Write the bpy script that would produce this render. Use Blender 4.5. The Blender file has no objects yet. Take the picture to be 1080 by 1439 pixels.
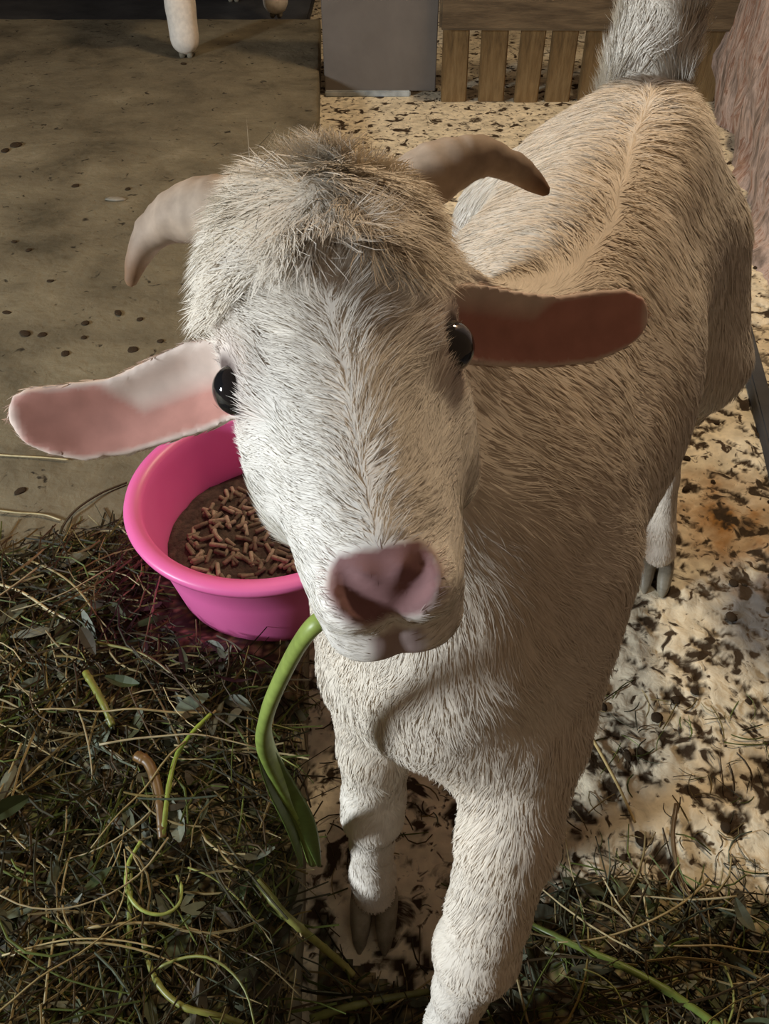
import bpy, bmesh, math, random
import numpy as np
from mathutils import Vector, Matrix
rng = np.random.default_rng(7)
random.seed(7)
SC = bpy.context.scene
COL = SC.collection

# ------------------------------------------------------------------ camera, light, exposure
CAM_H, PITCH, FPX = 0.75, math.radians(44), 1150.0
cam_d = bpy.data.cameras.new('camera'); cam = bpy.data.objects.new('camera', cam_d); COL.objects.link(cam)
cam.location = (0, 0, CAM_H); cam.rotation_euler = (math.pi/2 - PITCH, 0, 0)
cam_d.sensor_fit = 'VERTICAL'; cam_d.sensor_height = 36.0; cam_d.lens = 36.0*FPX/1439.0
cam_d.clip_start = 0.02
SC.camera = cam
SC.view_settings.view_transform = 'Standard'; SC.view_settings.look = 'None'
SC.view_settings.gamma = 1.0; SC.view_settings.use_curve_mapping = False
SC.view_settings.exposure = 0.0
w = bpy.data.worlds.new('barn_ambient'); SC.world = w; w.use_nodes = True
w.node_tree.nodes['Background'].inputs[0].default_value = (1.0, 0.66, 0.42, 1)
w.node_tree.nodes['Background'].inputs[1].default_value = 0.105

def area(name, loc, target, sx, sy, power, color):
    l = bpy.data.lights.new(name, 'AREA'); l.shape = 'RECTANGLE'; l.size = sx; l.size_y = sy
    l.energy = power; l.color = color
    o = bpy.data.objects.new(name, l); COL.objects.link(o); o.location = loc
    o.rotation_euler = (Vector(target)-Vector(loc)).to_track_quat('-Z', 'Y').to_euler()
    return o
area('cool_lamp_left_offscreen', (-2.25, -0.40, 1.00), (0.05, 0.4, 0.42), 0.28, 0.34, 70, (0.88, 0.95, 1.0))
area('warm_ceiling_lamp_offscreen', (0.60, 1.85, 2.15), (0.2, 0.4, 0.0), 0.25, 0.25, 27, (1.0, 0.76, 0.50))

# ------------------------------------------------------------------ pixel helpers (directions only; depth from contact or size)
_f = np.array([0, math.cos(PITCH), -math.sin(PITCH)]); _d = np.array([0, -math.sin(PITCH), -math.cos(PITCH)])
_r = np.array([1.0, 0, 0]); _c = np.array([0, 0, CAM_H])
def px(u, v, dep): return _c + dep*(_f + _r*(u-540)/FPX + _d*(v-719.5)/FPX)
def onz(u, v, z):
    r = _f + _r*(u-540)/FPX + _d*(v-719.5)/FPX
    return _c + r*((z-CAM_H)/r[2])

# ------------------------------------------------------------------ small helpers
def lin(r, g, b):
    def c(x):
        x /= 255.0
        return x/12.92 if x <= 0.04045 else ((x+0.055)/1.055)**2.4
    return (c(r), c(g), c(b), 1.0)
def tag(o, label, cat, group=None):
    o['label'] = label; o['category'] = cat
    if group: o['group'] = group
    return o
def link(name, me, mat=None, parent=None):
    o = bpy.data.objects.new(name, me); COL.objects.link(o)
    if mat is not None and len(me.materials) == 0: me.materials.append(mat)
    if parent is not None: o.parent = parent
    return o
def empty(name, loc=(0, 0, 0)):
    o = bpy.data.objects.new(name, None); COL.objects.link(o); o.location = loc; o.empty_display_size = 0.05
    return o
def mesh_np(name, V, polys, smooth=True, cols=None, mat=None):
    """polys: list of (n,k) int arrays"""
    me = bpy.data.meshes.new(name)
    V = np.asarray(V, np.float32)
    me.vertices.add(len(V)); me.vertices.foreach_set('co', V.ravel())
    loops = np.concatenate([p.ravel() for p in polys]).astype(np.int32)
    tot = np.concatenate([np.full(len(p), p.shape[1], np.int32) for p in polys])
    st = np.concatenate([[0], np.cumsum(tot)[:-1]]).astype(np.int32)
    me.loops.add(len(loops)); me.loops.foreach_set('vertex_index', loops)
    me.polygons.add(len(tot)); me.polygons.foreach_set('loop_start', st); me.polygons.foreach_set('loop_total', tot)
    me.polygons.foreach_set('use_smooth', np.full(len(tot), smooth))
    me.update(calc_edges=True)
    if cols is not None:
        a = me.attributes.new('col', 'FLOAT_COLOR', 'POINT')
        c = np.ones((len(V), 4), np.float32); c[:, :3] = np.asarray(cols)[:, :3]
        a.data.foreach_set('color', c.ravel())
    if mat is not None: me.materials.append(mat)
    return me
def from_bm(name, bm, mat=None, smooth=False):
    me = bpy.data.meshes.new(name); bmesh.ops.recalc_face_normals(bm, faces=bm.faces[:]); bm.to_mesh(me); bm.free()
    if smooth:
        for p in me.polygons: p.use_smooth = True
    if mat is not None: me.materials.append(mat)
    return me
def nz(p, seed=0, octs=3, f=1.0):
    """cheap smooth vector-free noise in [-1,1] on (n,3) arrays"""
    r = np.random.default_rng(1000+seed); out = np.zeros(len(p)); amp = 1.0; tot = 0
    for o in range(octs):
        for k in range(3):
            k3 = r.normal(size=3); k3 *= f*(2**o)*(0.7+0.6*r.random())/np.linalg.norm(k3)
            out += amp*np.sin(p@k3 + r.random()*6.28 + 1.3*np.sin(p@np.roll(k3, 1)*0.7 + r.random()*6.28)); tot += amp
        amp *= 0.55
    return out/tot*1.6
def catmull(pts, n):
    P = np.asarray(pts, float); P = np.vstack([2*P[0]-P[1], P, 2*P[-1]-P[-2]]); out = []
    m = len(P)-3
    for t in np.linspace(0, m-1e-6, n):
        i = int(t); s = t-i; a, b, c, d = P[i:i+4]
        out.append(0.5*((2*b)+(-a+c)*s+(2*a-5*b+4*c-d)*s*s+(-a+3*b-3*c+d)*s**3))
    return np.array(out)
def pip(P, poly):
    x, y = P[:, 0], P[:, 1]; ins = np.zeros(len(P), bool); dist = np.full(len(P), 9.0); n = len(poly)
    for i in range(n):
        a, b = poly[i], poly[(i+1) % n]
        c = ((a[1] > y) != (b[1] > y)) & (x < (b[0]-a[0])*(y-a[1])/(b[1]-a[1]+1e-12)+a[0]); ins ^= c
        ab = b-a; t = np.clip(((x-a[0])*ab[0]+(y-a[1])*ab[1])/(ab@ab+1e-12), 0, 1); dist = np.minimum(dist, np.hypot(x-a[0]-t*ab[0], y-a[1]-t*ab[1]))
    return np.where(ins, dist, -dist)
def tube_arrays(C, R, k, flat=1.0, up=None, cap=True):
    """tube along points C with radii R -> verts, quads; flat squashes the second axis"""
    C = np.asarray(C, float); n = len(C)
    T = np.gradient(C, axis=0); T /= np.linalg.norm(T, axis=1)[:, None]+1e-12
    u0 = np.array(up if up is not None else (0, 0, 1.0)); V = []
    a = np.arange(k)/k*2*math.pi
    for i in range(n):
        x = np.cross(T[i], u0); L = np.linalg.norm(x)
        if L < 1e-4: x = np.cross(T[i], (1, 0.2, 0)); L = np.linalg.norm(x)
        x /= L; y = np.cross(x, T[i]); u0 = y if up is None else u0
        V.append(C[i] + R[i]*(np.cos(a)[:, None]*x + flat*np.sin(a)[:, None]*y))
    V = np.vstack(V); i = np.arange(n-1)[:, None]*k; j = np.arange(k)[None, :]
    Q = np.stack([i+j, i+(j+1) % k, i+k+(j+1) % k, i+k+j], -1).reshape(-1, 4)
    polys = [Q]
    if cap:
        V = np.vstack([V, C[0], C[-1]]); m = len(V); jj = np.arange(k)
        polys.append(np.stack([np.full(k, m-2), (jj+1) % k, jj], -1))
        b = (n-1)*k
        polys.append(np.stack([np.full(k, m-1), b+jj, b+(jj+1) % k], -1))
    return V, polys
def join_arrays(parts):
    V = []; by = {}; off = 0
    for v, polys in parts:
        V.append(v)
        for p in polys: by.setdefault(p.shape[1], []).append(p+off)
        off += len(v)
    return np.vstack(V), [np.vstack(x) for x in by.values()]

# ------------------------------------------------------------------ materials
def new_mat(name):
    m = bpy.data.materials.new(name); m.use_nodes = True
    return m, m.node_tree, m.node_tree.nodes['Principled BSDF']
def noise_mat(name, stops, scale=8, detail=8, rough=0.8, bump=0.2, bump_scale=40, bump_dist=0.004, spec=0.3, distort=0.3, stretch=None):
    m, nt, b = new_mat(name); N = nt.nodes; K = nt.links
    tc = N.new('ShaderNodeTexCoord'); mp = N.new('ShaderNodeMapping'); K.new(tc.outputs['Object'], mp.inputs[0])
    if stretch: mp.inputs['Scale'].default_value = stretch
    n = N.new('ShaderNodeTexNoise'); n.inputs['Scale'].default_value = scale; n.inputs['Detail'].default_value = detail
    n.inputs['Distortion'].default_value = distort; n.inputs['Roughness'].default_value = 0.62
    K.new(mp.outputs[0], n.inputs['Vector'])
    r = N.new('ShaderNodeValToRGB'); K.new(n.outputs[0], r.inputs[0])
    e = r.color_ramp.elements
    while len(e) < len(stops): e.new(0.5)
    for i, (p, c) in enumerate(stops): e[i].position = p; e[i].color = c
    K.new(r.outputs[0], b.inputs['Base Color'])
    b.inputs['Roughness'].default_value = rough; b.inputs['Specular IOR Level'].default_value = spec
    if bump:
        n2 = N.new('ShaderNodeTexNoise'); n2.inputs['Scale'].default_value = bump_scale; n2.inputs['Detail'].default_value = 8
        K.new(mp.outputs[0], n2.inputs['Vector'])
        bp = N.new('ShaderNodeBump'); bp.inputs['Strength'].default_value = bump; bp.inputs['Distance'].default_value = bump_dist
        K.new(n2.outputs[0], bp.inputs['Height']); K.new(bp.outputs[0], b.inputs['Normal'])
    return m
def attr_mat(name, rough=0.7, spec=0.3, noise=0.0, nscale=60, sheen=0.0, trans=0.0):
    m, nt, b = new_mat(name); N = nt.nodes; K = nt.links
    a = N.new('ShaderNodeAttribute'); a.attribute_name = 'col'; src = a.outputs['Color']
    if noise:
        tc = N.new('ShaderNodeTexCoord'); n = N.new('ShaderNodeTexNoise'); n.inputs['Scale'].default_value = nscale; n.inputs['Detail'].default_value = 6
        K.new(tc.outputs['Object'], n.inputs['Vector'])
        mr = N.new('ShaderNodeMapRange'); mr.inputs[1].default_value = 0.3; mr.inputs[2].default_value = 0.7
        mr.inputs[3].default_value = 1-noise; mr.inputs[4].default_value = 1+noise; K.new(n.outputs[0], mr.inputs[0])
        vm = N.new('ShaderNodeVectorMath'); vm.operation = 'SCALE'; K.new(src, vm.inputs[0]); K.new(mr.outputs[0], vm.inputs['Scale'])
        src = vm.outputs[0]
    K.new(src, b.inputs['Base Color'])
    b.inputs['Roughness'].default_value = rough; b.inputs['Specular IOR Level'].default_value = spec
    if sheen: b.inputs['Sheen Weight'].default_value = sheen
    return m
M_skin = attr_mat('goat_skin_and_short_coat', 0.75, 0.2, 0.10, 90)
M_fur = attr_mat('goat_fur', 0.55, 0.25)
M_plant = attr_mat('plant_matter', 0.6, 0.35, 0.25, 120)
M_stalk = attr_mat('fresh_stalk', 0.42, 0.45, 0.18, 150)
M_horn = attr_mat('horn', 0.68, 0.25, 0.18, 110)
M_hoof = noise_mat('hoof', [(0.3, lin(105, 98, 84)), (0.7, lin(165, 158, 140))], 60, 6, 0.45, 0.2, 120, 0.001)
M_eye, _nt, _b = new_mat('eye'); _b.inputs['Base Color'].default_value = (0.012, 0.012, 0.014, 1); _b.inputs['Roughness'].default_value = 0.06; _b.inputs['Coat Weight'].default_value = 1.0; _b.inputs['Coat Roughness'].default_value = 0.02
M_lid = noise_mat('eyelid_skin', [(0.3, lin(60, 52, 50)), (0.7, lin(95, 82, 80))], 90, 4, 0.5, 0.1)
M_slab = noise_mat('damp_platform_concrete', [(0.30, lin(84, 78, 62)), (0.48, lin(116, 108, 88)), (0.60, lin(128, 120, 98)), (0.75, lin(150, 142, 120))], 7, 10, 0.78, 0.55, 45, 0.006)
M_floor = attr_mat('caked_floor_mud', 0.85, 0.2, 0.20, 55)
def speckle(m, scale, lo, hi, dark):
    nt = m.node_tree; N = nt.nodes; K = nt.links; b = N['Principled BSDF']; src = b.inputs['Base Color'].links[0].from_socket
    tc = N.new('ShaderNodeTexCoord'); n = N.new('ShaderNodeTexNoise'); n.inputs['Scale'].default_value = scale; n.inputs['Detail'].default_value = 7; n.inputs['Distortion'].default_value = 0.8
    K.new(tc.outputs['Object'], n.inputs['Vector'])
    mr = N.new('ShaderNodeMapRange'); mr.inputs[1].default_value = lo; mr.inputs[2].default_value = hi; K.new(n.outputs[0], mr.inputs[0])
    mx = N.new('ShaderNodeMix'); mx.data_type = 'RGBA'; K.new(mr.outputs[0], mx.inputs[0]); K.new(src, mx.inputs[6]); mx.inputs[7].default_value = dark
    K.new(mx.outputs[2], b.inputs['Base Color'])
    bp = N.new('ShaderNodeBump'); bp.inputs['Strength'].default_value = 0.5; bp.inputs['Distance'].default_value = 0.004; bp.invert = True; K.new(n.outputs[0], bp.inputs['Height'])
    if b.inputs['Normal'].links: K.new(b.inputs['Normal'].links[0].from_socket, bp.inputs['Normal'])
    K.new(bp.outputs[0], b.inputs['Normal'])
speckle(M_floor, 30, .56, .62, lin(62, 50, 36)); speckle(M_floor, 75, .58, .66, lin(74, 60, 44))
speckle(M_slab, 45, .64, .70, lin(48, 42, 32))
M_pink = noise_mat('pink_plastic', [(0.3, lin(238, 108, 172)), (0.7, lin(246, 124, 184))], 6, 3, 0.38, 0.05, 30, 0.001, 0.5)
M_feed = noise_mat('dark_feed_mash', [(0.3, lin(48, 40, 38)), (0.7, lin(96, 82, 72))], 90, 8, 0.9, 0.8, 160, 0.004)
M_wood = noise_mat('weathered_slat_wood', [(0.25, lin(74, 58, 36)), (0.5, lin(120, 96, 62)), (0.8, lin(150, 126, 88))], 9, 8, 0.8, 0.4, 40, 0.004, stretch=(6, 6, 1))
M_wood2 = noise_mat('dark_rail_wood', [(0.25, lin(66, 54, 40)), (0.6, lin(108, 92, 70)), (0.85, lin(130, 112, 86))], 9, 8, 0.8, 0.4, 40, 0.004, stretch=(1, 6, 6))
M_board = noise_mat('grey_cement_board', [(0.3, lin(100, 94, 88)), (0.7, lin(120, 113, 106))], 5, 8, 0.7, 0.15, 60, 0.002)
M_edge = noise_mat('pale_metal_edge', [(0.3, lin(120, 126, 128)), (0.7, lin(190, 196, 196))], 20, 5, 0.4, 0.1)
M_wall = noise_mat('peeling_plaster_wall', [(0.30, lin(104, 90, 78)), (0.44, lin(160, 140, 128)), (0.52, lin(196, 172, 158)), (0.60, lin(150, 112, 92)), (0.70, lin(210, 198, 188))], 9, 9, 0.8, 0.8, 34, 0.012, distort=1.5, stretch=(1.6, 1.6, .7))
M_back = noise_mat('dark_back_wall', [(0.3, lin(50, 48, 46)), (0.7, lin(84, 80, 74))], 4, 8, 0.85, 0.4, 20, 0.01)
M_mat = noise_mat('dark_rubber_mat', [(0.3, lin(52, 52, 54)), (0.7, lin(76, 76, 76))], 8, 6, 0.7, 0.3, 60, 0.003)
M_dung = noise_mat('dung', [(0.3, lin(40, 30, 18)), (0.7, lin(72, 56, 36))], 60, 6, 0.85, 0.5, 120, 0.003)
M_heap = noise_mat('heap_litter', [(0.3, lin(30, 26, 15)), (0.55, lin(52, 45, 27)), (0.8, lin(88, 78, 50))], 40, 9, 0.9, 0.9, 90, 0.006)

# ------------------------------------------------------------------ the setting
SLAB_H = 0.06
E0 = onz(425, 1060, SLAB_H); E1 = onz(447, 150, SLAB_H)          # right edge of the raised platform
_ed = (E1-E0)[:2]; _ed /= np.linalg.norm(_ed)
def edge_x(y): return E0[0] + (y-E0[1])*_ed[0]/_ed[1]

def grid_mesh(name, x0, x1, y0, y1, nx, ny, zf, mat, colf=None, keep=None):
    X, Y = np.meshgrid(np.linspace(x0, x1, nx), np.linspace(y0, y1, ny)); P = np.stack([X.ravel(), Y.ravel(), 0*X.ravel()], -1)
    P[:, 2] = zf(P)
    i = (np.arange(ny-1)[:, None]*nx+np.arange(nx-1)[None, :]).ravel()
    Q = np.stack([i, i+1, i+nx+1, i+nx], -1)
    return mesh_np(name, P, [Q], True, colf(P) if colf else None, mat)

# lower floor: caked, pale, pitted mud over concrete
def floor_fields(P):
    h1 = nz(P, 1, 4, 130); h2 = nz(P, 2, 4, 50); blot = nz(P, 3, 4, 120)+0.45*nz(P, 9, 3, 300)
    return h1, h2, blot
def floor_z(P):
    h1, h2, blot = floor_fields(P)
    near = np.clip((2.6-P[:, 1])/1.6, 0.15, 1)
    return (-0.0005 + 0.0022*h1 + 0.003*h2 - 0.006*np.clip(blot-0.30, 0, 0.5))*near - 0.001
def floor_col(P):
    h1, h2, blot = floor_fields(P)
    pale = np.array(lin(226, 216, 190)[:3]); dark = np.array(lin(58, 46, 32)[:3]); grey = np.array(lin(112, 112, 112)[:3]); och = np.array(lin(160, 118, 66)[:3])
    t = np.clip((blot-0.30)/0.25, 0, 1)[:, None]*np.clip((1.7-P[:, 1])/.7, .25, 1)[:, None]
    g = np.clip((P[:, 0]-0.36+0.25*(P[:, 1]-0.55)+0.05*h2)/0.10, 0, 1)[:, None]*np.clip((0.72-P[:, 1]+0.03*h1)/0.06, 0, 1)[:, None]
    o = np.clip(1-np.hypot(P[:, 0]-0.45, P[:, 1]-0.76)/0.13+0.35*h1, 0, 1)[:, None]
    b = pale*(1+0.10*h2[:, None]); b = b*(1-g)+grey*g; b = b*(1-o)+och*o
    return b*(1-t)+dark*t
me = grid_mesh('floor', -0.35, 1.6, -0.4, 1.9, 560, 620, floor_z, M_floor, floor_col)
fl = link('floor', me); fl['kind'] = 'structure'; fl['label'] = 'pale caked mud floor with dark blotches'
me = grid_mesh('floor_far', -3.2, 1.9, 1.9, 4.4, 240, 130, floor_z, M_floor, floor_col)
o = link('floor_far', me); o['kind'] = 'structure'; o['label'] = 'pale concrete floor before the slatted partition'
def box_bm(bm, x0, x1, y0, y1, z0, z1, bev=0.0):
    r = bmesh.ops.create_cube(bm, size=1.0); vs = r['verts']
    bmesh.ops.scale(bm, vec=(x1-x0, y1-y0, z1-z0), verts=vs); bmesh.ops.translate(bm, vec=((x0+x1)/2, (y0+y1)/2, (z0+z1)/2), verts=vs)
    if bev:
        es = list({e for v in vs for e in v.link_edges}); bmesh.ops.bevel(bm, geom=es, offset=bev, segments=2, affect='EDGES')
    return vs
# raised platform on the left: gridded top with worn edge
ny, nx = 300, 160
ys = np.linspace(-0.6, 3.0, ny); V = []
tt = np.linspace(0, 1, nx-3)**0.8
for y in ys:
    ex = edge_x(y)
    xs = np.concatenate([-2.9 + (ex-0.006+2.9)*tt, [ex-0.001, ex, ex]]); zs = np.concatenate([np.full(nx-3, SLAB_H), [SLAB_H-0.002, SLAB_H-0.008, -0.03]])
    V.append(np.stack([xs, np.full(nx, y), zs], -1))
V = np.vstack(V)
V[:, 2] += np.where(V[:, 2] > 0.04, 0.0014*nz(V, 21, 4, 30)-0.0035*np.clip(nz(V, 22, 3, 55)-0.55, 0, 1), 0)
V[:, 0] += np.where(V[:, 2] > -0.02, 0.0022*nz(V, 23, 3, 60), 0)*(V[:, 0] > -2.8)
i = (np.arange(ny-1)[:, None]*nx+np.arange(nx-1)[None, :]).ravel()
sl = link('platform', mesh_np('platform', V, [np.stack([i, i+1, i+nx+1, i+nx], -1)], True, None, M_slab))
sl['kind'] = 'structure'; sl['label'] = 'raised dark concrete platform under the basin'
# right wall: rough peeling plaster with ragged foot
wa = onz(1050, 310, 0); wb = onz(955, 0, 0); wd = (wb-wa)/np.linalg.norm(wb-wa); wn = np.array([-wd[1], wd[0], 0])
n1, n2 = 170, 90; S, Z = np.meshgrid(np.concatenate([[-9], np.linspace(-0.75, 2.9, n1-1)]), np.linspace(-0.02, 2.4, n2)); q = np.stack([S.ravel(), Z.ravel(), 0*S.ravel()], -1)
dsp = 0.02*nz(q, 31, 4, 9)+0.03*np.clip(0.25-q[:, 1], 0, 1)*nz(q, 32, 3, 30)/0.25
V = wa+np.maximum(q[:, :1], -.75)*wd+q[:, 1:2]*np.array([0, 0, 1])+dsp[:, None]*wn; V[q[:, 0] < -5, 0] += 1.2
i = (np.arange(n2-1)[:, None]*n1+np.arange(n1-1)[None, :]).ravel()
o = link('wall_right', mesh_np('wall_right', V, [np.stack([i, i+1, i+n1+1, i+n1], -1)], True, None, M_wall)); o['kind'] = 'structure'
bm = bmesh.new(); box_bm(bm, -3.2, 2.2, 4.4, 4.5, -0.02, 2.4); o = link('wall_back', from_bm('wall_back', bm, M_back)); o['kind'] = 'structure'
bm = bmesh.new(); box_bm(bm, -3.0, -2.9, -0.6, 4.4, -0.02, 2.4); o = link('wall_left', from_bm('wall_left', bm, M_back)); o['kind'] = 'structure'
# ------------------------------------------------------------------ background things
# slatted partition
fy = onz(612, 145, 0)[1]
part = empty('slatted_partition', (0.45, fy, 0)); tag(part, 'weathered wooden slatted partition with horizontal rail behind the goat', 'partition')
x = 0.155; k = 0
while x < 0.93:
    ww = 0.062+0.022*random.random(); bm = bmesh.new(); zt = 0.80+0.03*random.random()
    box_bm(bm, 0, ww, -0.012, 0.012, -0.004, zt, 0.003)
    for v in bm.verts: v.co.x += 0.004*math.sin(v.co.z*9+k); v.co.y += 0.003*math.sin(v.co.z*6+2*k)
    s = link('slat', from_bm('slat', bm, M_wood), None, part); s.location = (x-0.45, 0.02+0.006*random.random(), 0); s.rotation_euler[1] = random.uniform(-0.02, 0.02)
    x += ww+0.022+0.014*random.random(); k += 1
for z0 in (0.185, 0.55):
    bm = bmesh.new(); box_bm(bm, -0.31, 0.50, -0.03, 0.002, z0, z0+0.075, 0.006)
    for v in bm.verts: v.co.z += 0.006*math.sin(v.co.x*9)
    link('rail', from_bm('rail', bm, M_wood2), None, part)
# grey board leaning at the partition
b0 = onz(457, 133, 0); b1 = onz(611, 133, 0)
brd = empty('grey_board', ((b0[0]+b1[0])/2, b0[1], 0)); tag(brd, 'plain grey cement board standing upright beside the slatted partition', 'board')
hw = (b1[0]-b0[0])/2
bm = bmesh.new(); box_bm(bm, -hw, hw, -0.008, 0.008, 0.012, 0.75, 0.002); pnl = link('panel', from_bm('panel', bm, M_board), None, brd)
bm = bmesh.new(); box_bm(bm, -hw, hw*0.55, -0.016, 0.010, -0.002, 0.014, 0.003); e_ = link('edge_strip', from_bm('edge_strip', bm, M_edge), None, brd); e_['label'] = 'pale metal strip along the foot of the board'
# dark mat behind platform
bm = bmesh.new(); box_bm(bm, -2.4, -0.26, 3.03, 4.2, -0.006, 0.02, 0.006)
tag(link('rubber_mat', from_bm('rubber_mat', bm, M_mat)), 'dark grey mat on the floor beyond the platform', 'mat')

# ------------------------------------------------------------------ goat: signed distance modelling
def unit(v): v = np.asarray(v, float); return v/np.linalg.norm(v)
eyeL = px(317, 558, .322); eyeR = px(652, 490, .322)              # on screen left / right
HO = (eyeL+eyeR)/2; HL = unit(eyeR-eyeL)
HF = px(547, 815, .265)-px(452, 255, .368); HF = unit(HF-(HF@HL)*HL); HU = np.cross(HF, HL)
if HU[2] < 0: HU = -HU
HM = np.stack([HF, HU, HL])                                         # world -> head (s,u,l)
def head_w(s, u, l): return HO + s*HF + u*HU + l*HL

def sd_chain(p, pts):
    d = np.full(len(p), 9.0)
    for (a, ra), (b, rb) in zip(pts[:-1], pts[1:]):
        a = np.asarray(a, float); b = np.asarray(b, float); ba = b-a
        t = np.clip(((p-a)@ba)/(ba@ba), 0, 1)
        e = np.linalg.norm(p-a-t[:, None]*ba, axis=1)-(ra+(rb-ra)*t)
        d = smin(d, e, 0.008)
    return d
def sd_ell(p, c, R, M=None):
    q = p-np.asarray(c, float)
    if M is not None: q = q@M.T
    R = np.asarray(R, float)
    k0 = np.linalg.norm(q/R, axis=1); k1 = np.linalg.norm(q/(R*R), axis=1)
    return k0*(k0-1)/(k1+1e-9)
def smin(a, b, k):
    h = np.clip(0.5+0.5*(b-a)/k, 0, 1)
    return b+(a-b)*h-k*h*(1-h)
def smax(a, b, k): return -smin(-a, -b, k)
def yawM(a):
    c, s = math.cos(a), math.sin(a)
    return np.array([[c, -s, 0], [s, c, 0], [0, 0, 1.0]])           # rows: lateral, along, up
BY = math.radians(19.5)
# head profile tables
hs = np.array([-.100, -.092, -.078, -.060, -.035, -.010, .015, .040, .062, .082, .094, .103, .108])
hw_ = np.array([.008, .026, .038, .0445, .0465, .0455, .0420, .0365, .0320, .0290, .0260, .0200, .006])
ht = np.array([.000, .022, .038, .045, .044, .037, .029, .0225, .0175, .0130, .007, -.001, -.012])
hb = np.array([-.020, -.036, -.050, -.056, -.058, -.060, -.058, -.053, -.046, -.041, -.038, -.033, -.020])
def sd_head(p):
    d = sd_head0(p); q = (p-HO)@HM.T; q[:, 2] = np.abs(q[:, 2])
    for pts in NOSE_CUT: d = smax(d, -sd_chain(q, pts), .0025)
    return d
def sd_head0(p):
    q = (p-HO)@HM.T; s, u, l = q.T
    W = np.interp(s, hs, hw_); T = np.interp(s, hs, ht); B = np.interp(s, hs, hb)
    c = (T+B)/2; h = (T-B)/2
    uu = (u-c)/h
    # narrower bridge on top, wider at eye level
    Wl = W*(1-0.06*np.clip(uu, 0, 1)**2-0.16*np.clip(-uu, 0, 1)**2)
    r = (np.abs(l/Wl)**2.05+np.abs(uu)**2.05)**(1/2.05)
    d = (r-1)*np.minimum(W, h)*0.9
    d = smax(d, np.maximum(s-.107, -.098-s), .012)
    la = np.abs(l); pa = np.stack([s, u, la], -1)
    def e(c, R): return sd_ell(pa, c, R)
    d = smin(d, e((-.008, .008, .032), (.026, .013, .0125)), .016)          # brow / orbit
    d = smin(d, e((.022, -.028, .030), (.030, .022, .014)), .015)          # cheek
    d = smin(d, e((.096, -.001, .0110), (.012, .0115, .0125)), .008)         # nostril wing
    d = smin(d, e((.097, -.027, .008), (.012, .011, .016)), .008)          # upper lip
    d = smin(d, e((.086, -.042, .004), (.016, .010, .016)), .006)          # chin
    d = smax(d, -sd_chain(pa, [((.107, -.0365, 0), .0016), ((.100, -.0375, .016), .0016), ((.080, -.034, .027), .0016), ((.062, -.030, .033), .0014)]), .003)
    # eye socket
    d = smax(d, -e((.0045, .009, .0490), (.0110, .0098, .0075)), .004)
    return d
NOSE_CUT = []
def trace(u, v):
    """where the sight line through a photo pixel meets the muzzle, in head coordinates"""
    rd = _f+_r*(u-540)/FPX+_d*(v-719.5)/FPX; t = .20
    for _ in range(60): t += 0.7*float(sd_head0((_c+t*rd)[None])[0])
    q = HM@(_c+t*rd-HO); q[2] = abs(q[2]); return q
_n = [trace(*p) for p in ((479, 800), (484, 818), (500, 838), (522, 851), (540, 856))]
NOSE_CUT.append([(a, r) for a, r in zip(_n, (.0012, .0020, .0027, .0028, .0018))])
_n = [trace(*p)*np.array([1, 1, 0]) for p in ((551, 862), (553, 885), (556, 912))]
NOSE_CUT.append([(a, .0010) for a in _n])
PAD = np.array([(q[2], (q[1]-q[0])*.7071) for q in [trace(*p) for p in ((545, 768), (510, 771), (484, 780), (474, 800), (480, 824), (500, 845), (525, 864), (550, 870))]])
PAD[2:6, 0] += .0022; PAD[0, 0] = -.004; PAD[-1, 0] = -.004
def ear_frame(base, tip, facing):
    A = unit(tip-base); N = np.asarray(facing, float); N = unit(N-(N@A)*A); W = np.cross(N, A)
    return base, A, W, N, np.linalg.norm(tip-base)
EARS = [ear_frame(px(318, 532, .350), px(8, 590, .350), unit(-_f+np.array([0, 0, -.25]))),
        ear_frame(px(635, 455, .350), px(914, 452, .372), unit(-_f+np.array([0, 0, -.25])))]
ea = np.array([-.05, .0, .12, .30, .5, .7, .85, .94, 1.0]); 
eh = [np.array([.015, .0170, .0190, .0180, .0170, .0172, .0150, .0108, .001]), np.array([.014, .0160, .0168, .0162, .0158, .0162, .0138, .0092, .001])]
ebend = [np.array([0, 0, .001, .004, .0075, .0065, .003, .001, .0]), np.array([0, 0, .001, .003, .004, .002, -.001, -.002, -.002])]
def sd_ear(p, i):
    b, A, W, N, L = EARS[i]; q = p-b; a = (q@A)/L; w_ = q@W; n = q@N
    if W[2] < 0: w_ = -w_
    w_ = w_+np.interp(a, ea, ebend[i])*1.0
    h = np.interp(a, ea, eh[i]); x = w_/h
    n0 = 0.0075*np.minimum(x**2, 1.1)*np.interp(a, [0, .3, .8, 1], [1.6, 1.3, .7, .2]) - 0.006*np.sin(np.clip(a, 0, 1)*3.14)
    t = np.interp(a, [0, .15, .6, 1], [.008, .0050, .0040, .0038])
    d = smax(np.abs(n-n0)-t, (np.abs(x)-1)*h, .005)
    return smax(d, np.maximum((a-1)*L, (-.04-a)*L), .005)
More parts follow.
